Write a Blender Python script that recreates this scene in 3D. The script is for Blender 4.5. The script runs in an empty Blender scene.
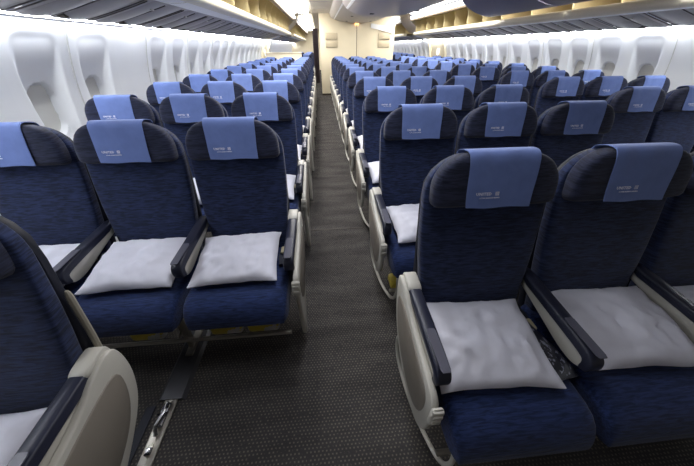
import bpy, math, random
from mathutils import Vector, noise
random.seed(7)
PI = math.pi
sc = bpy.context.scene
COL = sc.collection
CX, CZ, FPX, YAW, PIT = -1.0858, 1.42, 258.26, .0868, .6283

# ------------------------------------------------------------------ materials
def mat(name, rgb, rough=.6, spec=.4, metal=0, emit=None, estr=1.0, sheen=0, noise_s=None, noise_a=.15, bump=None, alpha=None):
    m = bpy.data.materials.new(name); m.use_nodes = True
    nt = m.node_tree; N = nt.nodes; L = nt.links
    b = N['Principled BSDF']
    lin = tuple(((c/255)/12.92 if c/255 <= .04045 else ((c/255+.055)/1.055)**2.4) for c in rgb)
    b.inputs['Base Color'].default_value = (*lin, 1)
    b.inputs['Roughness'].default_value = rough
    b.inputs['Specular IOR Level'].default_value = spec
    b.inputs['Metallic'].default_value = metal
    if sheen:
        b.inputs['Sheen Weight'].default_value = sheen
        b.inputs['Sheen Roughness'].default_value = .5
    if emit:
        b.inputs['Emission Color'].default_value = (*emit, 1)
        b.inputs['Emission Strength'].default_value = estr
    tc = N.new('ShaderNodeTexCoord')
    if noise_s:
        n = N.new('ShaderNodeTexNoise'); n.inputs['Scale'].default_value = noise_s; n.inputs['Detail'].default_value = 4
        L.new(tc.outputs['Object'], n.inputs['Vector'])
        r = N.new('ShaderNodeValToRGB')
        r.color_ramp.elements[0].position = .3; r.color_ramp.elements[1].position = .7
        r.color_ramp.elements[0].color = (*[max(0, c*(1-noise_a)) for c in lin], 1)
        r.color_ramp.elements[1].color = (*[min(1, c*(1+noise_a)) for c in lin], 1)
        L.new(n.outputs['Fac'], r.inputs['Fac']); L.new(r.outputs['Color'], b.inputs['Base Color'])
    if bump:
        n2 = N.new('ShaderNodeTexNoise'); n2.inputs['Scale'].default_value = bump[0]
        L.new(tc.outputs['Object'], n2.inputs['Vector'])
        bp = N.new('ShaderNodeBump'); bp.inputs['Strength'].default_value = bump[1]; bp.inputs['Distance'].default_value = .01
        L.new(n2.outputs['Fac'], bp.inputs['Height']); L.new(bp.outputs['Normal'], b.inputs['Normal'])
    return m

def fabric(name, rgb_lo, rgb_hi, sx=13, sy=12, sz=105):
    """seat cloth: wavy horizontal ribs woven lighter and darker"""
    m = mat(name, rgb_lo, rough=.85, spec=.15, sheen=.15)
    nt = m.node_tree; N = nt.nodes; L = nt.links; b = N['Principled BSDF']
    f = lambda rgb: tuple(((c/255)/12.92 if c/255 <= .04045 else ((c/255+.055)/1.055)**2.4) for c in rgb)
    tc = N.new('ShaderNodeTexCoord'); mp = N.new('ShaderNodeMapping')
    mp.inputs['Scale'].default_value = (sx, sy, sz)
    L.new(tc.outputs['Object'], mp.inputs['Vector'])
    n = N.new('ShaderNodeTexNoise'); n.inputs['Scale'].default_value = 1.6; n.inputs['Detail'].default_value = 3
    n.inputs['Distortion'].default_value = .6
    L.new(mp.outputs['Vector'], n.inputs['Vector'])
    r = N.new('ShaderNodeValToRGB'); r.color_ramp.elements[0].position = .38; r.color_ramp.elements[1].position = .62
    r.color_ramp.elements[0].color = (*f(rgb_lo), 1); r.color_ramp.elements[1].color = (*f(rgb_hi), 1)
    L.new(n.outputs['Fac'], r.inputs['Fac']); L.new(r.outputs['Color'], b.inputs['Base Color'])
    bp = N.new('ShaderNodeBump'); bp.inputs['Strength'].default_value = .35; bp.inputs['Distance'].default_value = .006
    L.new(n.outputs['Fac'], bp.inputs['Height']); L.new(bp.outputs['Normal'], b.inputs['Normal'])
    return m

M = {}
M['navy'] = fabric('navy_rib_cloth', (27, 34, 57), (44, 55, 90))
M['cushion'] = fabric('navy_cushion_cloth', (26, 37, 69), (41, 56, 100), sx=12, sy=90, sz=90)
M['wing'] = fabric('dark_headrest_cloth', (30, 33, 50), (46, 51, 74))
M['cover'] = mat('blue_cover_cloth', (110, 130, 187), rough=.8, spec=.1, sheen=.2, noise_s=14, noise_a=.08, bump=(16, .35))
M['pillow'] = mat('white_pillow_fleece', (226, 226, 238), rough=.9, spec=.1, noise_s=9, noise_a=.05, bump=(13, .55))
M['shell'] = mat('dark_seat_shell', (22, 25, 38), rough=.6)
M['shell_trim'] = mat('taupe_shell_edge', (150, 145, 132), rough=.4)
M['cream'] = mat('cream_plastic', (188, 185, 176), rough=.38, noise_s=6, noise_a=.03)
M['taupe'] = mat('taupe_panel_plastic', (128, 121, 112), rough=.45)
M['padding'] = mat('dark_navy_padding', (34, 37, 54), rough=.38, spec=.45, noise_s=12, noise_a=.1)
M['inset'] = mat('grey_control_plastic', (92, 92, 104), rough=.3)
M['metal'] = mat('brushed_metal', (165, 160, 150), rough=.35, metal=.8)
M['dark_metal'] = mat('dark_grey_metal', (70, 70, 74), rough=.4, metal=.6)
M['chrome'] = mat('polished_metal', (210, 210, 215), rough=.15, metal=1)
M['belt'] = mat('belt_webbing', (38, 40, 52), rough=.7)
M['buckle'] = mat('ivory_buckle', (190, 180, 150), rough=.35)
M['white_print'] = mat('white_print', (235, 235, 245), rough=.6)
M['wall'] = mat('sidewall_white', (238, 239, 240), rough=.5, noise_s=3, noise_a=.015)
M['shade'] = mat('window_shade_grey', (204, 203, 198), rough=.5)
M['psu'] = mat('grey_service_panel', (148, 145, 146), rough=.4, noise_s=4, noise_a=.08)
M['psu_dark'] = mat('dark_slot', (96, 92, 92), rough=.6)
M['rail'] = mat('cream_bin_rail', (222, 215, 195), rough=.35)
M['binin'] = mat('tan_bin_lining', (176, 160, 118), rough=.7, noise_s=5, noise_a=.06)
M['bindiv'] = mat('pale_tan_divider', (205, 190, 148), rough=.6)
M['bindoor'] = mat('grey_bin_door', (112, 108, 122), rough=.45, noise_s=2, noise_a=.08)
M['ceil'] = mat('ceiling_cream', (222, 214, 200), rough=.6, noise_s=3, noise_a=.02)
M['hull'] = mat('centre_bin_shell', (176, 168, 164), rough=.38)
M['part'] = mat('partition_cream', (226, 214, 186), rough=.55, noise_s=3, noise_a=.03)
M['seam'] = mat('seam_brown', (105, 88, 66), rough=.6)
M['kick'] = mat('dark_kick_strip', (48, 40, 34), rough=.5)
M['amber'] = mat('amber_lamp', (240, 170, 80), emit=(1, .55, .2), estr=3)
M['strip'] = mat('wash_light', (255, 255, 255), emit=(.93, .95, 1), estr=1.5)
M['violet'] = mat('wash_light_violet_edge', (170, 165, 235), emit=(.45, .45, 1), estr=1.2)
M['cove'] = mat('cove_light', (255, 255, 255), emit=(1, .985, .95), estr=2.2)
M['curtain'] = mat('dark_plum_curtain', (96, 84, 90), rough=.9, noise_s=8, noise_a=.2)
M['yellow'] = mat('yellow_pouch', (205, 180, 60), rough=.5)
M['placard'] = mat('placard_cream', (198, 184, 156), rough=.5)

def carpet():
    m = mat('aisle_carpet', (60, 60, 64), rough=.95, spec=.05)
    nt = m.node_tree; N = nt.nodes; L = nt.links; b = N['Principled BSDF']
    tc = N.new('ShaderNodeTexCoord')
    sep = N.new('ShaderNodeSeparateXYZ'); L.new(tc.outputs['Object'], sep.inputs[0])
    def math_(op, a, b_=None, v=None):
        n = N.new('ShaderNodeMath'); n.operation = op
        L.new(a, n.inputs[0])
        if b_ is not None: L.new(b_, n.inputs[1])
        elif v is not None: n.inputs[1].default_value = v
        return n.outputs[0]
    nz = N.new('ShaderNodeTexNoise'); nz.inputs['Scale'].default_value = 60; nz.inputs['Detail'].default_value = 2
    L.new(tc.outputs['Object'], nz.inputs['Vector'])
    # rows of small pale loops, every other row shifted by half a step
    yr = math_('MULTIPLY', sep.outputs['Y'], v=1/.0135)
    row = math_('FLOOR', yr)
    sh = math_('MULTIPLY', row, v=.5)
    xr = math_('ADD', math_('MULTIPLY', sep.outputs['X'], v=1/.017), sh)
    fx = math_('ABSOLUTE', math_('SUBTRACT', math_('FRACT', xr), v=.5))
    fy = math_('ABSOLUTE', math_('SUBTRACT', math_('FRACT', yr), v=.5))
    dx = math_('LESS_THAN', fx, v=.2); dy = math_('LESS_THAN', fy, v=.24)
    dot = math_('MULTIPLY', dx, dy)
    vis = math_('MULTIPLY', dot, math_('GREATER_THAN', nz.outputs['Fac'], v=.42))
    mix = N.new('ShaderNodeMix'); mix.data_type = 'RGBA'
    L.new(vis, mix.inputs[0])
    mix.inputs[6].default_value = (.050, .047, .047, 1); mix.inputs[7].default_value = (.13, .118, .10, 1)
    nz2 = N.new('ShaderNodeTexNoise'); nz2.inputs['Scale'].default_value = 2.2; nz2.inputs['Detail'].default_value = 3
    mp = N.new('ShaderNodeMapping'); mp.inputs['Scale'].default_value = (1, 4, 1)
    L.new(tc.outputs['Object'], mp.inputs['Vector']); L.new(mp.outputs['Vector'], nz2.inputs['Vector'])
    mul = N.new('ShaderNodeMix'); mul.data_type = 'RGBA'; mul.blend_type = 'MULTIPLY'; mul.inputs[0].default_value = .6
    L.new(mix.outputs[2], mul.inputs[6])
    r = N.new('ShaderNodeValToRGB'); r.color_ramp.elements[0].color = (.6, .6, .62, 1); r.color_ramp.elements[1].color = (1.3, 1.3, 1.3, 1)
    r.color_ramp.elements[0].position = .35; r.color_ramp.elements[1].position = .65
    L.new(nz2.outputs['Fac'], r.inputs['Fac']); L.new(r.outputs['Color'], mul.inputs[7])
    L.new(mul.outputs[2], b.inputs['Base Color'])
    bp = N.new('ShaderNodeBump'); bp.inputs['Strength'].default_value = .4; bp.inputs['Distance'].default_value = .004
    L.new(dot, bp.inputs['Height']); L.new(bp.outputs['Normal'], b.inputs['Normal'])
    return m
M['carpet'] = carpet()

def printed(name, rgb_a, rgb_b, scale):
    m = mat(name, rgb_a, rough=.35, spec=.5)
    nt = m.node_tree; N = nt.nodes; L = nt.links; b = N['Principled BSDF']
    f = lambda rgb: tuple((c/255)**2.2 for c in rgb)
    tc = N.new('ShaderNodeTexCoord')
    v = N.new('ShaderNodeTexNoise'); v.inputs['Scale'].default_value = scale; v.inputs['Detail'].default_value = 3
    L.new(tc.outputs['Object'], v.inputs['Vector'])
    r = N.new('ShaderNodeValToRGB'); r.color_ramp.interpolation = 'CONSTANT'
    r.color_ramp.elements[0].color = (*f(rgb_a), 1); r.color_ramp.elements[1].position = .57; r.color_ramp.elements[1].color = (*f(rgb_b), 1)
    L.new(v.outputs['Fac'], r.inputs['Fac']); L.new(r.outputs['Color'], b.inputs['Base Color'])
    return m
M['blanket'] = printed('dark_wrapper_with_white_print', (26, 28, 44), (150, 152, 170), 55)
M['vest'] = printed('yellow_and_white_pouch', (200, 180, 70), (190, 190, 190), 14)

# ------------------------------------------------------------------ mesh tools
def new_mesh(name, verts, faces, m, smooth=True):
    me = bpy.data.meshes.new(name)
    me.from_pydata([tuple(v) for v in verts], [], faces); me.update()
    me.materials.append(M[m] if isinstance(m, str) else m)
    if smooth:
        for p in me.polygons: p.use_smooth = True
        try: me.set_sharp_from_angle(angle=math.radians(42))
        except Exception: pass
    return me

class MB:
    def __init__(s): s.v = []; s.f = []
    def add(s, v, f):
        o = len(s.v); s.v += [tuple(p) for p in v]; s.f += [tuple(i+o for i in q) for q in f]
    def loft(s, rings, cap=True, closed=True):
        n = len(rings[0]); v = [p for r in rings for p in r]; f = []
        for k in range(len(rings)-1):
            for i in range(n if closed else n-1):
                j = (i+1) % n
                f.append((k*n+i, k*n+j, (k+1)*n+j, (k+1)*n+i))
        if cap and closed:
            f.append(tuple(range(n))[::-1]); o = (len(rings)-1)*n
            f.append(tuple(range(o, o+n)))
        s.add(v, f)
    def box(s, x0, x1, y0, y1, z0, z1, b=0):
        if b <= 0:
            v = [(x, y, z) for z in (z0, z1) for y in (y0, y1) for x in (x0, x1)]
            s.add(v, [(0, 2, 3, 1), (4, 5, 7, 6), (0, 1, 5, 4), (2, 6, 7, 3), (0, 4, 6, 2), (1, 3, 7, 5)])
        else:
            rings = []
            for (z, i) in ((z0, b), (z0+b*.3, b*.3), (z0+b, 0), (z1-b, 0), (z1-b*.3, b*.3), (z1, b)):
                a0, a1, c0, c1 = x0+i, x1-i, y0+i, y1-i; r = b
                rings.append([(a0+r, c0, z), (a1-r, c0, z), (a1-r*.3, c0+r*.3, z), (a1, c0+r, z), (a1, c1-r, z), (a1-r*.3, c1-r*.3, z), (a1-r, c1, z), (a0+r, c1, z), (a0+r*.3, c1-r*.3, z), (a0, c1-r, z), (a0, c0+r, z), (a0+r*.3, c0+r*.3, z)])
            s.loft(rings)
    def tube(s, pts, r, n=8):
        pts = [Vector(p) for p in pts]; rings = []
        for i, p in enumerate(pts):
            a = pts[max(0, i-1)]; c = pts[min(len(pts)-1, i+1)]
            d = (c-a).normalized(); up = Vector((1, 0, 0)) if abs(d.x) < .9 else Vector((0, 0, 1))
            u = d.cross(up).normalized(); w = d.cross(u).normalized()
            rr = r[i] if isinstance(r, (list, tuple)) else r
            rings.append([tuple(p+u*rr*math.cos(2*PI*k/n)+w*rr*math.sin(2*PI*k/n)) for k in range(n)])
        s.loft(rings)
    def prism_x(s, poly, x0, x1, bev=.004):
        """poly: (y,z) outline extruded across x with a small edge bevel"""
        cy = sum(p[0] for p in poly)/len(poly); cz = sum(p[1] for p in poly)/len(poly)
        def sh(k):
            out = []
            for i, p in enumerate(poly):
                a = poly[i-1]; c = poly[(i+1) % len(poly)]
                t = Vector((c[0]-a[0], c[1]-a[1]));
                t = t.normalized() if t.length > 0 else Vector((1, 0))
                nrm = Vector((t.y, -t.x))
                if nrm.dot(Vector((p[0]-cy, p[1]-cz))) < 0: nrm = -nrm
                out.append((p[0]-nrm.x*k, p[1]-nrm.y*k))
            return out
        rings = []
        for x, k in ((x0, bev), (x0+bev*.35, bev*.35), (x0+bev, 0), (x1-bev, 0), (x1-bev*.35, bev*.35), (x1, bev)):
            rings.append([(x, a, b) for a, b in sh(k)])
        s.loft(rings)
    def extrude_y(s, prof, y0, y1, closed=False, n=1):
        rings = [[(x, y0+(y1-y0)*k/n, z) for x, z in prof] for k in range(n+1)]
        s.loft(rings, cap=closed, closed=closed)
    def mesh(s, name, m, smooth=True): return new_mesh(name, s.v, s.f, m, smooth)

def link(name, me, parent=None, loc=None):
    o = bpy.data.objects.new(name, me); COL.objects.link(o)
    if parent is not None: o.parent = parent
    if loc is not None: o.location = loc
    return o
def thing(name, label, cat, loc=(0, 0, 0), rz=0, group=None, me=None):
    o = bpy.data.objects.new(name, me); COL.objects.link(o)
    o.location = loc; o.rotation_euler = (0, 0, rz); o['label'] = label; o['category'] = cat
    if group: o['group'] = group
    return o
def struct(name, me, loc=None):
    o = link(name, me, None, loc); o['kind'] = 'structure'; return o
def dup(root, loc, label, group=None, rz=0):
    r = root.copy(); COL.objects.link(r); r.location = loc; r.rotation_euler = (0, 0, rz); r['label'] = label
    if group: r['group'] = group
    for ch in list(root.children):
        c = ch.copy(); COL.objects.link(c); c.parent = r
        if ch.name.startswith('headrest_cover'): c.location.x = random.uniform(-.009, .009)
        for g in list(ch.children):
            d = g.copy(); COL.objects.link(d); d.parent = c
    return r

def sgp(v, p): return math.copysign(abs(v)**p, v)
def smooth_poly(pts, it=2):
    for _ in range(it):
        q = []
        for i in range(len(pts)):
            a, b = pts[i], pts[(i+1) % len(pts)]
            q.append((a[0]*.75+b[0]*.25, a[1]*.75+b[1]*.25)); q.append((a[0]*.25+b[0]*.75, a[1]*.25+b[1]*.75))
        pts = q
    return pts
def smooth_line(pts, it=2):
    for _ in range(it):
        q = [pts[0]]
        for i in range(len(pts)-1):
            a, b = pts[i], pts[i+1]
            q.append(tuple(a[k]*.75+b[k]*.25 for k in range(len(a)))); q.append(tuple(a[k]*.25+b[k]*.75 for k in range(len(a))))
        q.append(pts[-1]); pts = q
    return pts

# ------------------------------------------------------------------ seat meshes
ANG = .235; Y0, Z0 = -.055, .44
def B(x, w, t):  # back frame: x across, w up along the back, t towards the sitter
    return (x, Y0 + w*math.sin(ANG) - t*math.cos(ANG), Z0 + w*math.cos(ANG) + t*math.sin(ANG))
W = .692
def slab(ws, hw, tb, tf, p=5, n=40, wing=0):
    rings = []
    for w in ws:
        h = hw(w); a = tb(w); b = tf(w); mid = (a+b)/2; hf = (b-a)/2
        ring = []
        for k in range(n):
            th = 2*PI*(k+.5)/n
            x = h*sgp(math.cos(th), 2/p); u = sgp(math.sin(th), 2/p)
            t = mid+hf*u
            if u > 0: t += wing*(x/max(h, 1e-4))**2*u
            ring.append(B(x, w, t))
        rings.append(ring)
    return rings
def arch(w, top, r, hw):
    if w <= top-r: return hw
    d = min(1, (w-(top-r))/r)
    return hw - r*1.15*(1-math.sqrt(max(0, 1-d**2.2)))
def seat_meshes():
    S = {}
    # back cushion
    ws = [0, .02, .06, .12, .2, .3, .4, .5, .56, .59, .61, .63, .65, .662, .670, .677, .683, .687, W-.002]
    hwf = lambda w: min(.206+.03*min(1, w/.35), arch(w, W, .15, .236))
    tf = lambda w: (.078 - .016*math.sin(min(1, w/.5)*PI*.5) + .006*math.sin(w*7)) * (1 if w < .655 else (.45+.55*math.sqrt(max(0, 1-((w-.655)/.04)**2))))
    m = MB(); m.loft(slab(ws, hwf, lambda w: .004, tf, p=6)); S['back'] = m.mesh('seat_back', 'navy')
    # rear shell
    m = MB()
    m.loft(slab([-.02, .05, .2, .4, .52, .59, .63, .66, .675, .685], lambda w: arch(w, .69, .15, .229) if w > .2 else .20+.14*max(0, w), lambda w: -.035+.03*max(0, w), lambda w: .014, p=7, n=28))
    S['shell'] = m.mesh('back_shell', 'shell')
    # taupe edge strips down the sides of the shell
    for sg, nm in ((-1, 'l'), (1, 'r')):
        m = MB(); pts = smooth_line([(sg*.226, -.02, -.012), (sg*.236, .12, -.016), (sg*.243, .22, -.012), (sg*.246, .30, -.006), (sg*.246, .42, .0)], 2)
        m.tube([B(*q) for q in pts], [.009]*(len(pts)-2)+[.007, .004], 8); S['edge'+nm] = m.mesh('shell_edge', 'shell_trim')
    # headrest pad
    bot, top = .510, .697
    def hh(w):
        a = arch(w, top, .125, .222)
        if w < bot+.03: a = min(a, .222-.03*(1-math.sqrt(max(0, 1-((bot+.03-w)/.03)**2))))
        return a
    def fr(w):
        e = .035
        if w > top-e: return math.sqrt(max(0.02, 1-((w-top+e)/e)**2))
        if w < bot+.02: return math.sqrt(max(0.05, 1-((bot+.02-w)/.02)**2))
        return 1
    wl = [bot, bot+.004, bot+.011, bot+.02, bot+.032, bot+.06, .58, .605, .625, .645, .658, .668, .678, .686, .692, top-.001]
    m = MB(); m.loft(slab(wl, hh, lambda w: .045-.012*fr(w), lambda w: .062+.044*fr(w), p=4, wing=.016, n=48)); S['head'] = m.mesh('headrest', 'wing')
    # antimacassar: draped sheet, from behind the crown, over it and down the front
    path = smooth_line([(.688, .020), (.701, .030), (.705, .045), (.706, .075), (.700, .100), (.680, .1135), (.64, .1155), (.59, .1155), (.515, .117)], 2)
    m = MB(); rings = []; nx = 15
    L_ = [0]
    for a, b in zip(path, path[1:]): L_.append(L_[-1]+math.hypot(b[0]-a[0], b[1]-a[1]))
    for (w, t), l in zip(path, L_):
        k = l/L_[-1]; hw = .122-.008*k
        row = []
        for i in range(nx):
            x = -hw+2*hw*i/(nx-1)
            dr = .0025*math.sin(x*70+1.2)*(1-k)*1.1+.0022*noise.noise(Vector((x*16, w*9, 2)))
            row.append((x+.004*(k-.5)*math.sin(w*30), w + (.002*math.sin(x*40) if k > .99 else 0), t+dr+.001))
        rings.append(row)
    top_ = [[B(*p) for p in r] for r in rings]
    bot_ = [[B(p[0], p[1]-(.0025 if p[1] > .695 else 0), p[2]-(.003 if p[2] > .03 else -.002)) for p in r] for r in rings]
    n = nx
    loops = [t + b[::-1] for t, b in zip(top_, bot_)]
    m.loft(loops); S['cover'] = m.mesh('headrest_cover', 'cover')
    # printed name and globe emblem with the small line below it
    def txt(body, size, x, w):
        cu = bpy.data.curves.new('lettering', 'FONT'); cu.body = body; cu.size = size; cu.extrude = .0003; cu.resolution_u = 1; cu.offset = .0004 if size > .01 else .00012; cu.space_character = 1.12 if size > .01 else 1
        ob = bpy.data.objects.new('tmp', cu); COL.objects.link(ob)
        dg = bpy.context.evaluated_depsgraph_get(); me = bpy.data.meshes.new_from_object(ob.evaluated_get(dg))
        v = [B(x+p.co.x, w+p.co.y, .1225+p.co.z) for p in me.vertices]; f = [tuple(q.vertices) for q in me.polygons]
        bpy.data.objects.remove(ob); bpy.data.meshes.remove(me); bpy.data.curves.remove(cu)
        return v, f
    m = MB(); m.add(*txt('UNITED', .0140, -.088, .560)); m.add(*txt('A STAR ALLIANCE MEMBER', .0058, -.074, .549))
    x0, w0 = -.0215, .558; sz = .0135
    m.add([B(x0, w0, .1225), B(x0+sz, w0, .1225), B(x0+sz, w0+sz, .1225), B(x0, w0+sz, .1225)], [(0, 1, 2, 3)])
    S['print'] = m.mesh('printed_name', 'white_print', smooth=False)
    m = MB()
    for k in (.3, .55, .8):   # thin arcs across the square globe emblem
        pts = [B(x0+sz*(k-.25+.35*math.sin(q/6*PI)*.5), w0+sz*q/6, .1229) for q in range(7)]
        m.tube(pts, .0004, 4)
    S['globe'] = m.mesh('globe_lines', 'cover', smooth=False)
    # seat cushion
    m = MB(); rings = []; hw = .2375
    ys = [-.075, -.085, -.10, -.14, -.2, -.28, -.36, -.43, -.48, -.515, -.54, -.558, -.569, -.575]
    for y in ys:
        zt = .462+.022*math.sin(min(1, (-y-.07)/.45)*PI/2); zb = .36-.03*max(0, min(1, (-y-.35)/.2)); h = hw
        if y > -.10: h = hw-.02*((y+.10)/.025)**2
        if y < -.46:
            k = min(1, (-y-.46)/.116); zt = zb+.03+(zt-zb-.03)*math.sqrt(max(0, 1-k**2.4)); h = hw-.02*k**4; zb = zb+.022*k**4
        ring = []; nn = 44
        for q in range(nn):
            th = 2*PI*(q+.5)/nn
            x = h*sgp(math.cos(th), 2/6.5); u = sgp(math.sin(th), 2/6.5)
            z = (zt+zb)/2+(zt-zb)/2*u
            if u > 0: z -= .008*math.cos(x/h*PI/2)*(1 if y > -.5 else .3)
            ring.append((x, y, z))
        rings.append(ring)
    m.loft(rings); S['cushion'] = m.mesh('seat_cushion', 'cushion')
    # armrest: curved side body, wrapped padding, grey control inset
    body = smooth_poly([(-.02, .640), (-.02, .600), (-.10, .585), (-.22, .560), (-.33, .535), (-.40, .530), (-.44, .545), (-.455, .580), (-.44, .607), (-.3, .622), (-.1, .634)], 2)
    tr = lambda L_: [(y*.91, z-.012) for y, z in L_]
    body = tr(body); m = MB(); m.prism_x(body, -.0185, .0185, .005); S['arm'] = m.mesh('armrest', 'cream')
    pad = smooth_poly([(-.015, .652), (-.015, .630), (-.15, .622), (-.32, .612), (-.43, .604), (-.445, .585), (-.443, .555), (-.463, .555), (-.472, .590), (-.460, .616), (-.43, .632), (-.3, .640), (-.12, .650)], 2)
    pad = tr(pad); m = MB(); m.prism_x(pad, -.024, .024, .006); S['armpad'] = m.mesh('armrest_padding', 'padding')
    m = MB()
    rings = []
    for y, hwx in ((-.30, .012), (-.31, .016), (-.38, .016), (-.45, .016), (-.462, .012)):
        y *= .91; zt = .6285+(y+.3)*.035
        rings.append([(-hwx, y, zt), (hwx, y, zt), (hwx, y, zt+.0035), (-hwx, y, zt+.0035)])
    m.loft(rings); S['armctl'] = m.mesh('control_panel', 'inset')
    m = MB(); m.prism_x(smooth_poly([(-.005, .648), (.0, .59), (-.05, .59), (-.105, .622), (-.10, .644), (-.04, .652)], 2), -.027, .027, .006); S['cap'] = m.mesh('armrest_cap', 'cream')
    # seat belt: two short straps lying on the rear of the cushion with an ivory buckle
    m = MB()
    def strap(mm, pts, hw=.022, th=.0015):
        rings = []
        for i, p in enumerate(pts):
            a = Vector(pts[max(0, i-1)]); c = Vector(pts[min(len(pts)-1, i+1)]); d = (c-a).normalized()
            side = Vector((-d.y, d.x, 0)).normalized()*hw; p = Vector(p); u = Vector((0, 0, th))
            rings.append([tuple(p-side), tuple(p+side), tuple(p+side+u), tuple(p-side+u)])
        mm.loft(rings)
    strap(m, smooth_line([(.222, -.10, .475), (.214, -.16, .497), (.19, -.23, .491), (.205, -.31, .494)], 2))
    S['belt'] = m.mesh('seat_belt', 'belt')
    m = MB(); m.box(.183, .222, -.235, -.185, .497, .512, .005); S['buckle'] = m.mesh('belt_buckle', 'buckle')
    return S
S = seat_meshes()

def make_seat(detail, right_arm=False, left_arm=True, end=0):
    r = thing('airplane_seat', 'x', 'seat')
    b = link('seat_back', S['back'], r)
    if detail > 0:
        sh = link('back_shell', S['shell'], r)
        if detail > 2:
            link('shell_edge', S['edgel'], sh); link('shell_edge', S['edger'], sh)
    link('headrest', S['head'], r)
    c = link('headrest_cover', S['cover'], r)
    if detail > 1:
        t = link('printed_name', S['print'], c); link('globe_lines', S['globe'], c)
    link('seat_cushion', S['cushion'], r)
    if detail > 1:
        bl = link('seat_belt', S['belt'], r); link('belt_buckle', S['buckle'], bl)
    for x, on in ((-.2525, left_arm), (.2525, right_arm)):
        if on:
            a = link('armrest', S['arm'], r, (x, 0, 0))
            link('armrest_padding', S['armpad'], a)
            if detail > 1: link('control_panel', S['armctl'], a)
    if end:
        D = BM[3]; x = end*(.2525+.030)
        link('armrest_cap', S['cap'], r, (end*.2525, 0, 0))
        e = link('end_panel', D['end' if end < 0 else 'endfoot'], r, (x, 0, 0)); link('panel_inset', D['inset'], e, (0, 0, 0))
        if detail > 1: link('latch', D['latch'], e)
    return r

# ------------------------------------------------------------------ pillows
def pillow_mesh(seed, hx=.205, hy=.165, H=.052):
    n = 29; top = []; bot = []
    rnd = random.Random(seed); ox, oy = rnd.random()*9, rnd.random()*9
    for j in range(n):
        for i in range(n):
            u = -1+2*i/(n-1); v = -1+2*j/(n-1)
            # soft pinched sides and slightly horned corners
            px = u*hx*(1-.045*(1-v*v)+.0) ; py = v*hy*(1-.05*(1-u*u))
            px += .006*noise.noise(Vector((v*2+ox, u, 1))); py += .007*noise.noise(Vector((u*2+oy, v, 4)))
            e = (max(0, 1-abs(u)**3.2)*max(0, 1-abs(v)**3.2))**.5
            rim = min(1-abs(u), 1-abs(v))
            flat = 0 if rim < .07 else 1
            h = H*e*(1+.25*noise.noise(Vector((u*1.6+ox, v*1.6+oy, 0)))) if rim > .035 else .002
            wr = .010*noise.noise(Vector((u*4+ox, v*3+oy, 7)))+.006*noise.noise(Vector((u*8+ox, v*5, seed)))
            ed = .008*noise.noise(Vector((u*3+seed, v*3, 2)))
            top.append((px, py, .002+h+wr*e*1.3+ed*(1-e)*.5)); bot.append((px, py, -.002-h*.55+ed*(1-e)*.5))
    f = []
    for j in range(n-1):
        for i in range(n-1):
            a = j*n+i; f.append((a, a+1, a+n+1, a+n)); o = n*n; f.append((o+a, o+a+n, o+a+n+1, o+a+1))
    ring = [i for i in range(n)]+[j*n+n-1 for j in range(1, n)]+[(n-1)*n+i for i in range(n-2, -1, -1)]+[j*n for j in range(n-2, 0, -1)]
    for k in range(len(ring)):
        a, b = ring[k], ring[(k+1) % len(ring)]; f.append((a, a+n*n, b+n*n, b))
    return new_mesh('pillow', top+bot, f, 'pillow')
PIL = [pillow_mesh(k) for k in range(4)]
def pillow(x, y, label, k, rz=0, dx=0, dy=0, group='white pillows lying on the seats', tilt=None, dz=0):
    o = thing('pillow', label, 'pillow', (x+dx, y-.285+dy, .533+dz), rz, group, PIL[k % 4])
    o.rotation_euler = (math.radians(8 if tilt is None else tilt), math.radians(random.uniform(-1, 1)), rz)
    return o

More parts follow.
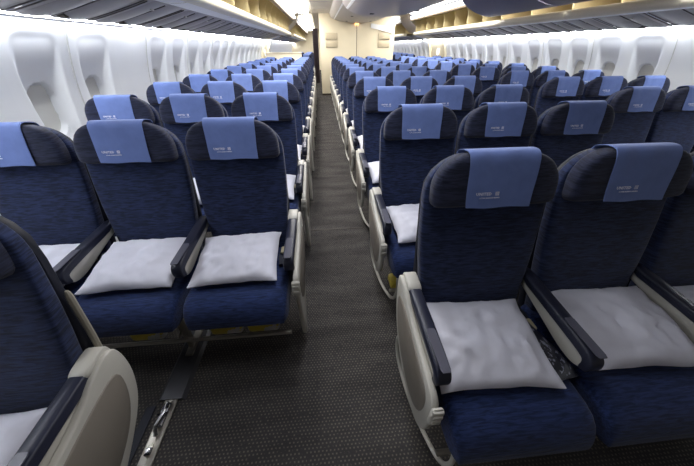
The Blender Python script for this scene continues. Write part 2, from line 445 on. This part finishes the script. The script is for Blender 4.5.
# ------------------------------------------------------------------ seat base frames (one per row unit)
def base_meshes(n):
    """n seats wide, centred on x = 0"""
    hw = n*.505/2; D = {}
    m = MB(); m.tube([(-hw+.03, -.50, .17), (hw-.03, -.50, .17)], .011); D['bar'] = m.mesh('baggage_bar', 'metal')
    m = MB(); m.tube([(-hw+.03, -.42, .325), (hw-.03, -.42, .325)], .022, 10); D['beam'] = m.mesh('cross_beam', 'dark_metal')
    m = MB(); m.tube([(-hw+.03, -.12, .325), (hw-.03, -.12, .325)], .022, 10); D['beam2'] = m.mesh('cross_beam', 'dark_metal')
    m = MB()
    m.prism_x([(-.445, .325), (-.405, .325), (-.415, .03), (-.455, .03)], -.012, .012, .003)
    m.prism_x([(-.14, .325), (-.10, .325), (.02, .02), (-.02, .02)], -.012, .012, .003)
    m.prism_x([(-.42, .29), (-.40, .32), (-.02, .07), (-.03, .03)], -.008, .008, .002)
    m.box(-.02, .02, -.50, .05, 0.0, .03, .006)
    m.tube([(0, -.50, .17), (0, -.425, .19)], .008)
    D['leg'] = m.mesh('leg', 'metal')
    # aisle side: leaf shaped end panel with raised oval rim, plus bent tube guard
    out = smooth_poly([(-.010, .640), (.000, .60), (-.02, .48), (-.08, .36), (-.18, .285), (-.29, .245), (-.39, .245), (-.45, .28), (-.475, .35), (-.478, .45), (-.47, .525), (-.42, .548), (-.2, .575), (-.09, .630)], 2)
    foot = smooth_poly([(-.010, .640), (.004, .58), (-.01, .48), (-.06, .38), (-.17, .30), (-.28, .245), (-.36, .14), (-.40, .06), (-.43, .05), (-.455, .08), (-.465, .25), (-.48, .40), (-.475, .525), (-.42, .548), (-.2, .575), (-.09, .630)], 2)
    m = MB(); m.prism_x(foot, -.012, .012, .006); D['endfoot'] = m.mesh('end_panel', 'cream')
    m = MB(); m.prism_x(out, -.012, .012, .006); D['end'] = m.mesh('end_panel', 'cream')
    inn = smooth_poly([(-.045, .57), (-.055, .48), (-.11, .385), (-.2, .325), (-.32, .29), (-.41, .32), (-.44, .42), (-.425, .51), (-.3, .54), (-.15, .565)], 2)
    m = MB(); m.prism_x(inn, -.0165, .0165, .006); D['inset'] = m.mesh('panel_inset', 'taupe')
    m = MB(); pts = smooth_line([(0, -.10, .34), (.0, -.06, .22), (.01, -.12, .10), (.03, -.28, .055), (.055, -.42, .06), (.075, -.52, .10), (.085, -.545, .20), (.085, -.52, .30)], 3)
    m.tube(pts, .0095); D['guard'] = m.mesh('tube_guard', 'cream')
    m = MB(); m.box(-.019, .019, -.492, -.472, .44, .53, .006); m.box(-.014, .014, -.497, -.485, .46, .48, .003); m.box(-.014, .014, -.497, -.485, .495, .515, .003); D['latch'] = m.mesh('latch', 'cream')
    return D
BM = {3: base_meshes(3), 2: base_meshes(2)}
def base_frame(cx, y, n, ends, label, group, detail=2, guard=True):
    D = BM[n]; r = thing('seat_base_frame', label, 'seat frame', (cx, y, 0), 0, group)
    link('baggage_bar', D['bar'], r)
    link('cross_beam', D['beam'], r); link('cross_beam', D['beam2'], r)
    for x in ((-.62, .14) if (n == 3 and ends == (1,)) else (-.14, .62) if (n == 3 and ends == (-1,)) else (-.42, .42) if n == 3 else (-.28, .12)):
        o = link('leg', D['leg'], r, (x, 0, 0))
    hw = n*.505/2
    for s in ends:
        if guard:            g = link('tube_guard', D['guard'], r, (s*(hw+.02), 0, 0)); g.scale = (-s, 1, 1)
    return r

# ------------------------------------------------------------------ seats in their blocks
ORD = ['nearest', 'second', 'third', 'fourth', 'fifth', 'sixth', 'seventh', 'eighth', 'ninth', 'tenth', 'eleventh', 'twelfth', 'thirteenth', 'fourteenth', 'fifteenth']
def rowname(k): return ('nearest row' if k == 0 else ORD[k]+' row back')
PITCH = .8065
YC, YL, YR = .7716, .5317, 1.3418
BLK = {
 'c': ('centre block', YC, [(-.505, 'left'), (0, 'middle'), (.505, 'right')]),
 'l': ('left window block', YL, [(-2.549, 'window'), (-2.044, 'middle'), (-1.539, 'aisle')]),
 'r': ('right window block', YR, [(1.526, 'aisle'), (2.031, 'middle'), (2.536, 'window')])}
protos = {}
def seat(x, y, label, group, detail, right_arm, end=0, left_arm=True):
    k = (detail, right_arm, left_arm, end)
    if k not in protos:
        r = make_seat(detail, right_arm, left_arm, end); r.location = (x, y, 0); r['label'] = label; r['group'] = group
        protos[k] = r; return r
    return dup(protos[k], (x, y, 0), label, group)
def place_block(b, rows, pil=True, ydict=None, suffix='', base=0):
    nm, y0, cols = BLK[b]
    for n in rows:
        y = y0+n*PITCH if ydict is None else ydict[n]
        idx = n-rows[0]+base
        use = cols[:2] if (b == 'l' and n == 0 and ydict is None) else cols
        det = 3 if (b == 'l' and n == 0 and not suffix) else 2 if idx <= 3 and not suffix else (1 if idx < 8 and not suffix else 0)
        if det == 3: use = [(x-.055, p) for x, p in use]
        for j, (x, pos) in enumerate(use):
            last = j == len(use)-1
            lab = 'navy %s seat with blue headrest cover, %s in the %s' % (pos, rowname(idx), nm)
            if suffix: lab = 'distant navy %s seat past the %s doors, %s there' % (pos, 'left' if b == 'l' else 'right', rowname(idx))
            seat(x, y, lab, 'navy cloth seats of the %s%s' % (nm, suffix), det, last, (1 if last and b in 'lc' else -1 if j == 0 and b in 'cr' else 0))
            if pil and idx < 9:
                rr = random.Random(n*7+j+len(nm))
                kw = dict(rz=rr.uniform(-.09, .09), dx=rr.uniform(-.015, .015), dy=rr.uniform(-.01, .01))
                kw.update(PILT.get((b, n, j), {}))
                pillow(x, y, 'white pillow on the %s seat, %s in the %s' % (pos, rowname(idx), nm), n*3+j+(1 if b == 'c' else 0), group='white pillows on the %s' % nm, **kw)
        hw = len(use)*.505/2; cx = sum(c[0] for c in use)/len(use)
        ends = {'c': (-1, 1), 'l': (1,), 'r': (-1,)}[b]
        base_frame(cx, y, len(use), ends, 'grey metal base frame under the %s of the %s%s' % (rowname(idx).replace(' back', ''), nm, suffix), 'seat base frames', det, b != 'l')
PILT = {('c', 0, 0): dict(rz=-.05, dx=-.035, dy=.01), ('c', 0, 1): dict(rz=-.06, dx=.03, dy=.03),
        ('l', 1, 1): dict(rz=.03, dx=.0, dy=.0), ('l', 1, 2): dict(rz=.03, dx=-.02, dy=0), ('l', 0, 1): dict(rz=0, dx=-.02, dy=-.02)}
place_block('c', list(range(0, 12)))
place_block('l', list(range(0, 12)))
place_block('r', list(range(1, 11)))
# rows of the next cabin section, beyond the doors
BLK['l'] = ('left window block', YL, [(-2.62, 'window'), (-2.115, 'middle'), (-1.61, 'aisle')])
place_block('l', list(range(7)), pil=False, ydict=[12.3+k*PITCH for k in range(7)], suffix=' past the doors')
place_block('r', list(range(7)), pil=False, ydict=[12.3+k*PITCH for k in range(7)], suffix=' past the doors')

# ------------------------------------------------------------------ small things by the near seats
def packet():
    n = 13; v = []; f = []
    for j in range(n):
        for i in range(n):
            u = -1+2*i/(n-1); w = -1+2*j/(n-1); e = (max(0, 1-u**4)*max(0, 1-w**4))**.5
            x = u*.062*(1-.25*w); y = w*.15
            v.append((x, y, .004+.024*e+.006*noise.noise(Vector((u*4, w*5, 3)))*e))
    k = len(v); v += [(a, b, -.004) for a, b, c in v]
    for j in range(n-1):
        for i in range(n-1):
            a = j*n+i; f.append((a, a+1, a+n+1, a+n)); f.append((k+a, k+a+n, k+a+n+1, k+a+1))
    ring = [i for i in range(n)]+[j*n+n-1 for j in range(1, n)]+[(n-1)*n+i for i in range(n-2, -1, -1)]+[j*n for j in range(n-2, 0, -1)]
    for q in range(len(ring)):
        a, b = ring[q], ring[(q+1) % len(ring)]; f.append((a, a+k, b+k, b))
    return new_mesh('blanket_packet', v, f, 'blanket')
bp = thing('blanket_packet', 'dark plastic-wrapped blanket packet with white print between pillow and armrest, nearest centre row', 'blanket packet', (-.335, YC-.27, .50), .28, None, packet())
bp.rotation_euler = (.05, .35, .22)
def pouch(x, y, lab):
    m = MB(); m.box(-.085, .085, -.05, .05, .0, .06, .014)
    r = thing('life_vest_pouch', lab, 'life vest pouch', (x, y, .115), 0, 'life vest pouches under the seats', m.mesh('life_vest_pouch', 'vest'))
for x, y, lab in ((-1.68, YL+PITCH-.40, 'yellow and white life vest pouch under left aisle seat, nearer its middle'), (-1.48, YL+PITCH-.40, 'yellow and white life vest pouch under left aisle seat, by its aisle side'),
                  (-2.10, YL+PITCH-.40, 'yellow and white life vest pouch under the left block middle seat'),
                  (-.62, YC+PITCH-.40, 'yellow life vest pouch under second row left seat of the centre block')):
    pouch(x, y, lab)

# floor track where the nearest left aisle seat is missing
m = MB(); m.box(-.03, .03, .25, .66, 0, .010, .003); m.box(-.006, .006, .25, .66, .010, .013)
t = thing('seat_track', 'bare metal seat track on the carpet where a left aisle seat is missing', 'seat track', (-1.905, 0, .001), 0, None, m.mesh('seat_track', 'metal'))
m = MB(); m.loft([[(-.066, y, 0), (-.05, y, .016), (.05, y, .016), (.066, y, 0)] for y in (.62, .63, .98, 1.0)])
c = link('track_cover', m.mesh('track_cover', 'dark_metal'), t)
m = MB(); m.box(-.018, .018, .50, .60, .012, .03, .005); m.tube([(0, .60, .03), (.012, .56, .045), (-.008, .50, .035), (.004, .47, .02)], .008); m.tube([(-.02, .55, .034), (.02, .55, .034)], .008); m.box(-.014, .014, .40, .43, .012, .026, .005)
link('track_fitting', m.mesh('track_fitting', 'chrome'), t)
m = MB(); m.box(-.022, .022, .22, .60, 0, .006, .002); t2 = link('cable_cover', m.mesh('cable_cover', 'shell'), t, (-.085, 0, 0))

# ------------------------------------------------------------------ floor and outer shell
YA, YB = -1.2, 22.0
m = MB(); m.add([(-2.95, YA, 0), (2.95, YA, 0), (2.95, YB, 0), (-2.95, YB, 0)], [(0, 1, 2, 3)]); struct('floor', m.mesh('floor', 'carpet', False))
for k, y in enumerate((2.02, 5.2, 8.6)):
    m = MB(); m.box(-1.28, -.76, y-.006, y+.006, 0, .003); struct('trim_%d' % (k+1), m.mesh('carpet_seam', 'kick', False))
WP = [(2.84, 0), (2.90, .22), (2.99, .5), (3.015, .8), (3.0, 1.0), (2.965, 1.2), (2.90, 1.4), (2.83, 1.565)]
def wx(z):
    for a, b in zip(WP, WP[1:]):
        if a[1] <= z <= b[1]:
            k = (z-a[1])/(b[1]-a[1]); return a[0]+(b[0]-a[0])*k
    return WP[-1][0]
wp = WP; wsm = smooth_line(WP, 2)
def wxs(z):
    for a, b in zip(wsm, wsm[1:]):
        if a[1] <= z <= b[1]:
            return a[0]+(b[0]-a[0])*(z-a[1])/max(1e-6, b[1]-a[1])
    return wsm[-1][0]

def ss(a, b, x):
    t = max(0, min(1, (x-a)/(b-a))); return t*t*(3-2*t)
def window_depth(y, z):
    """outward depth of the scooped reveal around one window centred on y=0"""
    # reveal: wide rounded head narrowing towards the pane
    zt, zb = 1.50, .80
    k = max(0, min(1, (zt-z)/(zt-.95))); hw = .19-.045*k
    d_side = abs(y)/hw
    r = .10
    dy = max(0, abs(y)-(hw-r)); dz = max(0, z-(zt-r))
    inside = r-math.hypot(dy, dz)
    e = ss(-.006, .04, inside)
    if z < zb: return 0
    depth = e*(.008+.055*ss(1.45, 1.12, z))*ss(.74, .86, z)
    return depth
def pane_arch(y, z):
    hwp = .112; zt = 1.22; zb = .87; r = .108
    dy = max(0, abs(y)-(hwp-r)); dz = max(0, z-(zt-r)); dz2 = max(0, (zb+r)-z)
    return r-math.hypot(dy, max(dz, dz2))
def panel_mesh(side, win=True, width=.52, name='sidewall_panel'):
    ny = 53 if win else 3; nz = 76
    zs = [1.565-(1.565-.62)*i/(nz-1) for i in range(nz)]+[.45, .3, .15, 0]
    v = []; f = []
    for z in zs:
        for j in range(ny):
            y = -width/2+width*j/(ny-1)
            x = wxs(z)
            if win:
                x += window_depth(y, z)
                x += .05*ss(-.004, .012, pane_arch(y, z))
            v.append((side*x, y, z))
    for i in range(len(zs)-1):
        for j in range(ny-1):
            a = i*ny+j; q = (a, a+1, a+ny+1, a+ny)
            f.append(q if side > 0 else q[::-1])
    me = new_mesh(name, v, f, 'wall'); return me
def shade_mesh(side):
    v = []; f = []; ny, nz = 9, 12
    for i in range(nz):
        z = 1.205-(1.205-.885)*i/(nz-1)
        for j in range(ny):
            y = -.106+.212*j/(ny-1)
            lip = .006*math.exp(-((z-1.0)/.01)**2)
            v.append((side*(wxs(z)+window_depth(0, z)+.040-lip-.012*ss(1.15,1.20,z)), y, z))
    for i in range(nz-1):
        for j in range(ny-1):
            a = i*ny+j; q = (a, a+1, a+ny+1, a+ny); f.append(q if side > 0 else q[::-1])
    return new_mesh('window_shade', v, f, 'shade')
PM = {s: panel_mesh(s) for s in (-1, 1)}; SM = {s: shade_mesh(s) for s in (-1, 1)}
PL = {}
wn = 0
def wall_run(side, y0, y1, wins, P=.52):
    """windows at given centres, plain wall between them"""
    global wn
    nm = 'wall_left' if side < 0 else 'wall_right'
    cur = y0
    def plain(a, b):
        if b-a > .02:
            o = struct(nm, panel_mesh(side, False, b-a), (0, (a+b)/2, 0))
    for c in wins:
        plain(cur, c-P/2)
        wn += 1
        o = struct('window_%d' % wn, PM[side], (0, c, 0)); link('window_shade', SM[side], o)
        cur = c+P/2
    plain(cur, y1)
lw = [.62, 2.20, 2.72]+[3.76+.52*k for k in range(13)]
wall_run(-1, YA, 10.35, lw)
wall_run(-1, 11.5, YB, [12.0+.52*k for k in range(19)])
rw = [3.54+.52*k for k in range(12)]
wall_run(1, YA, 9.75, [.9]+rw)
wall_run(1, 11.2, YB, [11.6+.52*k for k in range(19)])
# seams between sidewall panels
def seam(side, y, nme):
    m = MB(); rings = []
    for z in [1.56-.06*k for k in range(16)]:
        x = side*(wxs(z)-.002); rings.append([(x, y-.004, z), (x, y+.004, z), (x-side*.004, y+.004, z), (x-side*.004, y-.004, z)])
    m.loft(rings); struct(nme, m.mesh('seam', 'shade'))
tn = 4
for side, ys in ((-1, [2.46, 1.2, 3.5]+[4.54+1.04*k for k in range(6)]), (1, [3.24, 4.32]+[5.36+1.04*k for k in range(5)])):
    for y in ys: seam(side, y, 'trim_%d' % tn); tn += 1
# door bays (plain cream recess and door leaf)
def door_bay(side, y0, y1, k):
    nm = 'door_%d' % k
    m = MB(); rings = [[(side*(wxs(z)+.02), y0, z), (side*(wxs(z)+.02), y1, z)] for z in [1.9, 1.565, 1.4, 1.2, 1.0, .7, .4, 0]]
    v = []; f = []
    for r in rings: v += r
    for i in range(len(rings)-1):
        a = 2*i; q = (a, a+1, a+3, a+2); f.append(q if side > 0 else q[::-1])
    m.add(v, f)
    o = struct(nm, m.mesh('door', 'part'))
    m = MB()
    for y in (y0+.03, y1-.03):
        m.loft([[(side*(wxs(z)-.06), y-.03, z), (side*(wxs(z)+.03), y-.03, z), (side*(wxs(z)+.03), y+.03, z), (side*(wxs(z)-.06), y+.03, z)] for z in (0, .4, .8, 1.2, 1.565, 1.9)])
    link('door_frame', m.mesh('door_frame', 'part'), o)
    m = MB(); m.box(side*2.93-.03, side*2.93+.03, (y0+y1)/2-.16, (y0+y1)/2+.16, 1.0, 1.05, .01); link('door_handle', m.mesh('door_handle', 'dark_metal'), o)
    yc = (y0+y1)/2; m = MB()
    pts = [(side*(wxs(1.25)-.005), yc+.10*math.cos(a), 1.27+.13*math.sin(a)) for a in [2*PI*q/20 for q in range(20)]]
    m.add(pts, [tuple(range(20))]); link('door_window', m.mesh('door_window', 'strip'), o)
door_bay(-1, 10.35, 11.5, 1); door_bay(1, 9.75, 11.2, 2)

# ------------------------------------------------------------------ lighting strips along the sidewalls
def wash(side, y0, y1, n):
    m = MB(); m.box(-.024, .018, y0, y1, 0, .012); me = m.mesh('wash_light', 'strip', False)
    o = struct('trim_%d' % n, me, (side*2.822, 0, 1.602))
for side, n in ((-1, 40), (1, 41)):
    wash(side, YA, YB, n)
def area(name, loc, sx, sy, power, col=(1, 1, 1), rot=(0, 0, 0)):
    l = bpy.data.lights.new(name, 'AREA'); l.shape = 'RECTANGLE'; l.size = sx; l.size_y = sy; l.energy = power; l.color = col
    o = bpy.data.objects.new(name, l); COL.objects.link(o); o.location = loc; o.rotation_euler = rot
    o.visible_camera = True
    return o

# ------------------------------------------------------------------ overhead bins on both sides
# profile across (distance from the centreline, height), from the sidewall inwards
def binsec(side, y0, y1, label, door_low=False, group=''):
    r = thing('overhead_bin', label, 'overhead bin', (0, y0, 0), 0, group)
    L = y1-y0; g = .006
    s = side
    m = MB()   # lower skin under the shelf; lip coloured white as its bevel highlight
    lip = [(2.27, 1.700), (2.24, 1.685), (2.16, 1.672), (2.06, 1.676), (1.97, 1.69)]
    shelf_in = [(2.045, 1.735), (2.2, 1.72), (2.72, 1.70)]
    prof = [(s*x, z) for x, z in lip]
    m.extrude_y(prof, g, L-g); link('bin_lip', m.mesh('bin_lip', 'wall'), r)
    m = MB(); railp = smooth_poly([(2.00, 1.668), (1.945, 1.675), (1.925, 1.705), (1.935, 1.748), (1.98, 1.765), (2.06, 1.755), (2.04, 1.68)], 2)
    m.extrude_y([(s*x, z) for x, z in railp], g*.3, L-g*.3, closed=True); link('bin_rail', m.mesh('bin_rail', 'rail'), r)
    m = MB(); inn = [(2.04, 1.745), (2.3, 1.735), (2.66, 1.725), (2.74, 1.80), (2.72, 1.95), (2.6, 2.08), (2.3, 2.16), (1.84, 2.15)]
    m.extrude_y([(s*x, z) for x, z in inn], 0, L); link('bin_interior', m.mesh('bin_interior', 'binin'), r)
    m = MB(); top = smooth_poly([(1.84, 2.17), (1.80, 2.13), (1.80, 2.085), (1.815, 2.05), (1.84, 2.05), (1.85, 2.13)], 1)
    m.extrude_y([(s*x, z) for x, z in top], g, L-g, closed=True); link('bin_header', m.mesh('bin_header', 'wall'), r)
    # dividers
    k = max(1, round(L/.62))
    for i in range(k+1):
        y = min(L-.012, max(.0, i*L/k-.006))
        poly = smooth_line([(2.01, 1.755), (1.985, 1.81), (2.0, 1.92), (1.95, 2.02), (1.86, 2.10)], 2)+[(2.3, 2.155), (2.6, 2.075), (2.715, 1.95), (2.73, 1.80), (2.65, 1.725)]
        m = MB(); m.loft([[(s*a, y, b) for a, b in poly], [(s*a, y+.012, b) for a, b in poly]]); link('divider', m.mesh('divider', 'bindiv', False), r)
    # grey service panels under the bin, with dark slots and raised ribs
    base = smooth_line([(2.795, 1.572), (2.70, 1.592), (2.5, 1.64), (2.26, 1.705)], 2)
    nP = max(1, round(L/.56)); pl = L/nP
    for i in range(nP):
        a, b = i*pl+.008, (i+1)*pl-.008
        m = MB(); m.extrude_y([(s*x, z) for x, z in base], a, b)
        # bulged lamp and vent pods
        for q, (u0, u1) in enumerate(((.12, .42), (.5, .88))):
            ya, yb = a+(b-a)*u0, a+(b-a)*u1
            rr = []
            for yy, dd in ((ya, 0), (ya+.02, .012), ((ya+yb)/2, .018), (yb-.02, .012), (yb, 0)):
                rr.append([(s*x, yy, z-dd*math.sin(PI*min(1, max(0, kk/(len(base)-1))))) for kk, (x, z) in enumerate(base)])
            m.loft(rr, cap=False, closed=False)
        p = link('service_panel', m.mesh('service_panel', 'psu'), r)
        zb = lambda x: next(q[1]+(w_[1]-q[1])*(q[0]-x)/max(1e-6, q[0]-w_[0]) for q, w_ in zip(base, base[1:]) if w_[0] <= x <= q[0])
        for yy in (a+.012, a+(b-a)*.46, b-.016):
            m = MB(); m.loft([[(s*x, yy-.004, zb(x)-.006), (s*x, yy+.004, zb(x)-.006), (s*x, yy+.004, zb(x)+.002), (s*x, yy-.004, zb(x)+.002)] for x in (2.76, 2.6, 2.45, 2.32)]); link('vent_slot', m.mesh('vent_slot', 'psu_dark', False), p)
        yy = a+(b-a)*.46
        m = MB(); m.box(min(s*2.70, s*2.745), max(s*2.70, s*2.745), yy+.02, yy+.055, zb(2.745)-.012, zb(2.70)+.0)
        link('latch', m.mesh('latch', 'kick', False), p)
        m = MB()
        pts = [(s*2.38+.014*math.cos(t_), a+(b-a)*.27+.018*math.sin(t_), 1.655) for t_ in [2*PI*q/12 for q in range(12)]]
        m.loft([pts, [(x, y, z-.008) for x, y, z in pts]]); link('reading_lamp', m.mesh('reading_lamp', 'cream'), p)
    # door swung up
    if door_low:
        dp = smooth_line([(1.90, 1.815), (1.80, 1.788), (1.62, 1.815), (1.42, 1.88), (1.25, 1.985)], 2)
    else:
        dp = [(1.86, 2.022), (1.795, 2.026)]
    m = MB(); m.extrude_y([(s*x, z) for x, z in dp]+[(s*x, z+.022) for x, z in dp][::-1], .012, L-.012, closed=True)
    link('bin_door', m.mesh('bin_door', 'bindoor' if door_low else 'seam'), r)
    return r
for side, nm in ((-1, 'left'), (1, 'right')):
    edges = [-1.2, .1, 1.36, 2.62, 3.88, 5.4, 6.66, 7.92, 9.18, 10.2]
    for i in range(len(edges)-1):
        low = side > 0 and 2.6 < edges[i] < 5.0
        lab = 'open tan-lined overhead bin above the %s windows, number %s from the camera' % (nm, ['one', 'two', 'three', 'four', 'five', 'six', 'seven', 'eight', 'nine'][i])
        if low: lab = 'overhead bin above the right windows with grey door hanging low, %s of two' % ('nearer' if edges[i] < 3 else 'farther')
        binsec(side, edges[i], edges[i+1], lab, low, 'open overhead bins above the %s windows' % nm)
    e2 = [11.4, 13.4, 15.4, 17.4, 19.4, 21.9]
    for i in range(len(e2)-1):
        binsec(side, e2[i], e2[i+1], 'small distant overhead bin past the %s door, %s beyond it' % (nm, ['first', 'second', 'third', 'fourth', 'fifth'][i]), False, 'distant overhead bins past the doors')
# drop ceilings above the doors, with grey side housing
for s, y0, y1, n in ((-1, 10.2, 11.4, 50), (1, 10.2, 11.4, 51)):
    m = MB(); m.extrude_y([(s*2.80, 1.60), (s*2.5, 1.67), (s*2.1, 1.80), (s*1.85, 2.0), (s*1.75, 2.18)], y0, y1); struct('trim_%d' % n, m.mesh('door_header', 'hull'))

# ------------------------------------------------------------------ ceiling and coves
def ceil_strip(name, prof, y0, y1, mt):
    m = MB(); m.extrude_y(prof, y0, y1); return m.mesh(name, mt)
prof = [(-1.79, 2.18), (-1.74, 2.24), (-1.30, 2.30), (-1.26, 2.235), (-.92, 2.215), (-.66, 2.20), (.66, 2.20), (.92, 2.215), (1.26, 2.235), (1.30, 2.30), (1.74, 2.24), (1.79, 2.18)]
struct('ceiling', ceil_strip('ceiling', prof, YA, YB, 'ceil'))
for y in [1.4+1.26*k for k in range(8)]:
    m = MB(); m.box(-1.26, -.72, y-.004, y+.004, 2.208, 2.216); struct('trim_%d' % (60+int(y*2)), m.mesh('ceiling_seam', 'hull', False))
cn = 0
for s, nm in ((-1, 'left'), (1, 'right')):
    for (y0, y1, w) in ((2.4, 4.9, 'nearest'), (4.94, 7.4, 'middle'), (7.44, 10.1, 'farthest'), (11.5, 16.0, 'first distant'), (16.1, 21.5, 'last distant')):
        m = MB(); m.extrude_y([(s*1.785, 2.165), (s*1.72, 2.20), (s*1.6, 2.21), (s*1.4, 2.22), (s*1.32, 2.25)], y0, y1)
        thing('ceiling_light', 'long white cove light over the %s aisle, %s section' % (nm, w), 'ceiling light', (0, 0, 0), 0, 'cove lights over the aisles', m.mesh('ceiling_light', 'cove'))

# centre bins: closed hulls far, dropped open buckets near
def hull(y0, y1, prof, label, low):
    r = thing('centre_bin', label, 'overhead bin', (0, y0, 0), 0, 'closed bins over the centre seats')
    L = y1-y0
    p = smooth_line(prof, 2)
    m = MB(); m.extrude_y(p, .006, L-.006, closed=True); link('bin_shell', m.mesh('bin_shell', 'hull'), r)
    zb = lambda x: next((a[1]+(b[1]-a[1])*(x-a[0])/max(1e-6, b[0]-a[0]) for a, b in zip(p, p[1:]) if a[0] <= x <= b[0]), 2)
    m = MB()
    for x in ((-.60, .0) if not low else (-.60, .0))[:1]:
        m.loft([[(x-.014, y, zb(x-.014)-.004), (x+.014, y, zb(x+.014)-.004), (x+.014, y, zb(x+.014)+.004), (x-.014, y, zb(x-.014)+.004)] for y in (.02, L-.02)])
    link('edge_trim', m.mesh('edge_trim', 'wall'), r)
    for x in (-.25, .45):
        m = MB(); y = L-.45; z = zb(x)
        m.box(x-.03, x+.03, y-.05, y+.05, z-.008, z+.004, .003); link('latch', m.mesh('latch', 'psu_dark'), r)
    return r
FAR = [(-.74, 2.199), (-.70, 2.10), (-.55, 2.04), (-.25, 1.99), (.1, 1.97), (.45, 1.99), (.75, 2.04), (.90, 2.10), (.94, 2.199)]
NEAR = [(-.72, 2.199), (-.67, 1.98), (-.60, 1.90), (-.42, 1.83), (-.1, 1.80), (.3, 1.82), (.62, 1.89), (.85, 2.0), (.90, 2.199)]
ed = [-1.2, .3, 1.9, 3.6, 5.6]
for i in range(4): hull(ed[i], ed[i+1], NEAR, 'grey underside of the lowered centre bin, %s from the camera' % ['nearest', 'second', 'third', 'fourth'][i], True)
ed = [5.62, 7.1, 8.6, 10.15]
for i in range(3): hull(ed[i], ed[i+1], FAR, 'cream closed centre bin, %s before the partition' % ['third', 'second', 'last'][i], False)
ed = [11.7, 15, 18.4, 21.9]
for i in range(3): hull(ed[i], ed[i+1], FAR, 'distant closed centre bin beyond the partition, %s one' % ['first', 'second', 'third'][i], False)

# ------------------------------------------------------------------ partition in the middle
PX0, PX1, PY = -1.06, 1.33, 10.22
m = MB(); m.box(PX0, .105, PY, PY+1.1, 0.0, 2.24, .01); m.box(.125, PX1, PY, PY+1.1, 0, 2.24, .01)
pt = thing('partition', 'cream closet partition at the head of the centre seats', 'partition', (0, 0, 0))
link('partition_panel', m.mesh('partition_panel', 'part'), pt)
m = MB(); m.box(.105, .125, PY+.01, PY+.04, 0, 2.0); link('door_gap', m.mesh('door_gap', 'seam', False), pt)
m = MB(); m.box(PX0-.004, PX1+.004, PY-.006, PY+.3, 0, .06); link('kick_strip', m.mesh('kick_strip', 'kick', False), pt)
m = MB(); m.loft([[(.55, PY-.05, 1.86), (.55, PY, 1.86), (.55, PY, 1.97), (.55, PY-.05, 1.97)], [(1.26, PY-.05, 1.72), (1.26, PY, 1.72), (1.26, PY, 1.88), (1.26, PY-.05, 1.88)]])
link('shelf', m.mesh('shelf', 'wall'), pt)
m = MB(); m.box(.05, .17, PY-.03, PY, 1.93, 1.97, .01); link('indicator_lamp', m.mesh('indicator_lamp', 'amber'), pt)
for x in (-.88, .80):
    for z0, z1, w in ((1.36, 1.54, 'lower'), (1.565, 1.74, 'upper')):
        m = MB(); m.box(0, .38, -.03, 0, 0, z1-z0, .012); m.box(.02, .36, -.034, -.03, .012, z1-z0-.012, .002)
        thing('placard_box', '%s cream folding box on the %s side of the partition' % (w, 'left' if x < 0 else 'right'), 'wall box', (x, PY, z0), 0, 'cream boxes on the partition', m.mesh('placard_box', 'placard'))
# low divider by the left door
m = MB(); m.box(-2.78, -1.66, 0, .06, .0, 1.22, .015); m.box(-2.80, -1.64, -.02, .08, 1.22, 1.25, .008)
thing('low_divider', 'low cream divider behind the last left seats before the door', 'divider', (0, 10.0, 0), 0, None, m.mesh('low_divider', 'part'))

# far end wall, curtains
m = MB(); m.add([(-3.1, YB, 0), (3.1, YB, 0), (3.1, YB, 2.4), (-3.1, YB, 2.4)], [(0, 3, 2, 1)]); struct('wall_back', m.mesh('wall_back', 'part', False))
def curtain(x0, x1, y, lab):
    m = MB(); n = 60; r = []
    for z in (.05, .6, 1.2, 1.7, 1.98):
        r.append([(x0+(x1-x0)*i/n, y+.03*math.sin(i*.9), z) for i in range(n+1)])
    m.loft(r, cap=False, closed=False)
    thing('curtain', lab, 'curtain', (0, 0, 0), 0, None, m.mesh('curtain', 'curtain'))
curtain(-1.34, -1.12, 13.4, 'dark plum curtain beside the far left aisle')
m = MB(); m.add([(-3.1, YA, 0), (3.1, YA, 0), (3.1, YA, 2.4), (-3.1, YA, 2.4)], [(0, 1, 2, 3)]); struct('wall_front', m.mesh('wall_front', 'taupe', False))

# ------------------------------------------------------------------ lights
for s in (-1, 1):
    area('cove_lamp', (s*1.5, 6.3, 2.19), .28, 7.6, 135, (1, .97, .92))
    area('cove_lamp_far', (s*1.5, 16.5, 2.19), .3, 9, 130, (1, .97, .92))
    area('ceiling_wash', (s*1.76, 6.3, 2.10), .05, 7.6, 34, (1, .98, .94), (0, -s*math.radians(-100), 0))
    # sidewall wash, aimed down and slightly outward
    area('sidewall_lamp', (s*2.79, 5.6, 1.572), .03, 12.4, 118, (.90, .94, 1), (0, s*math.radians(14), 0))
    area('sidewall_lamp_far', (s*2.79, 17, 1.572), .03, 10, 75, (.95, .96, 1), (0, s*math.radians(14), 0))
area('galley_lamp', (-.95, .7, 2.16), .3, .4, 3.5, (.93, .95, 1))
area('near_fill', (-1.0, 1.9, 2.19), .3, 1.6, 22, (.93, .95, 1))  # added fill to brighten the near rows, no fixture here
area('near_fill_right', (1.05, 2.6, 2.19), .3, 1.4, 9, (.9, .93, 1))  # added fill for the near right side, not a cabin fixture
w = bpy.data.worlds.new('cabin_world'); w.use_nodes = True; sc.world = w
w.node_tree.nodes['Background'].inputs[0].default_value = (.5, .55, .7, 1); w.node_tree.nodes['Background'].inputs[1].default_value = .5

# ------------------------------------------------------------------ camera
cam = bpy.data.cameras.new('camera'); co = bpy.data.objects.new('camera', cam); COL.objects.link(co)
cam.sensor_width = 36; cam.lens = 36*FPX/694; cam.clip_start = .02
co.location = (CX, 0, CZ); co.rotation_euler = (PI/2-PIT, .0033, -YAW)
sc.camera = co
sc.view_settings.view_transform = 'Standard'; sc.view_settings.look = 'None'; sc.view_settings.exposure = 0
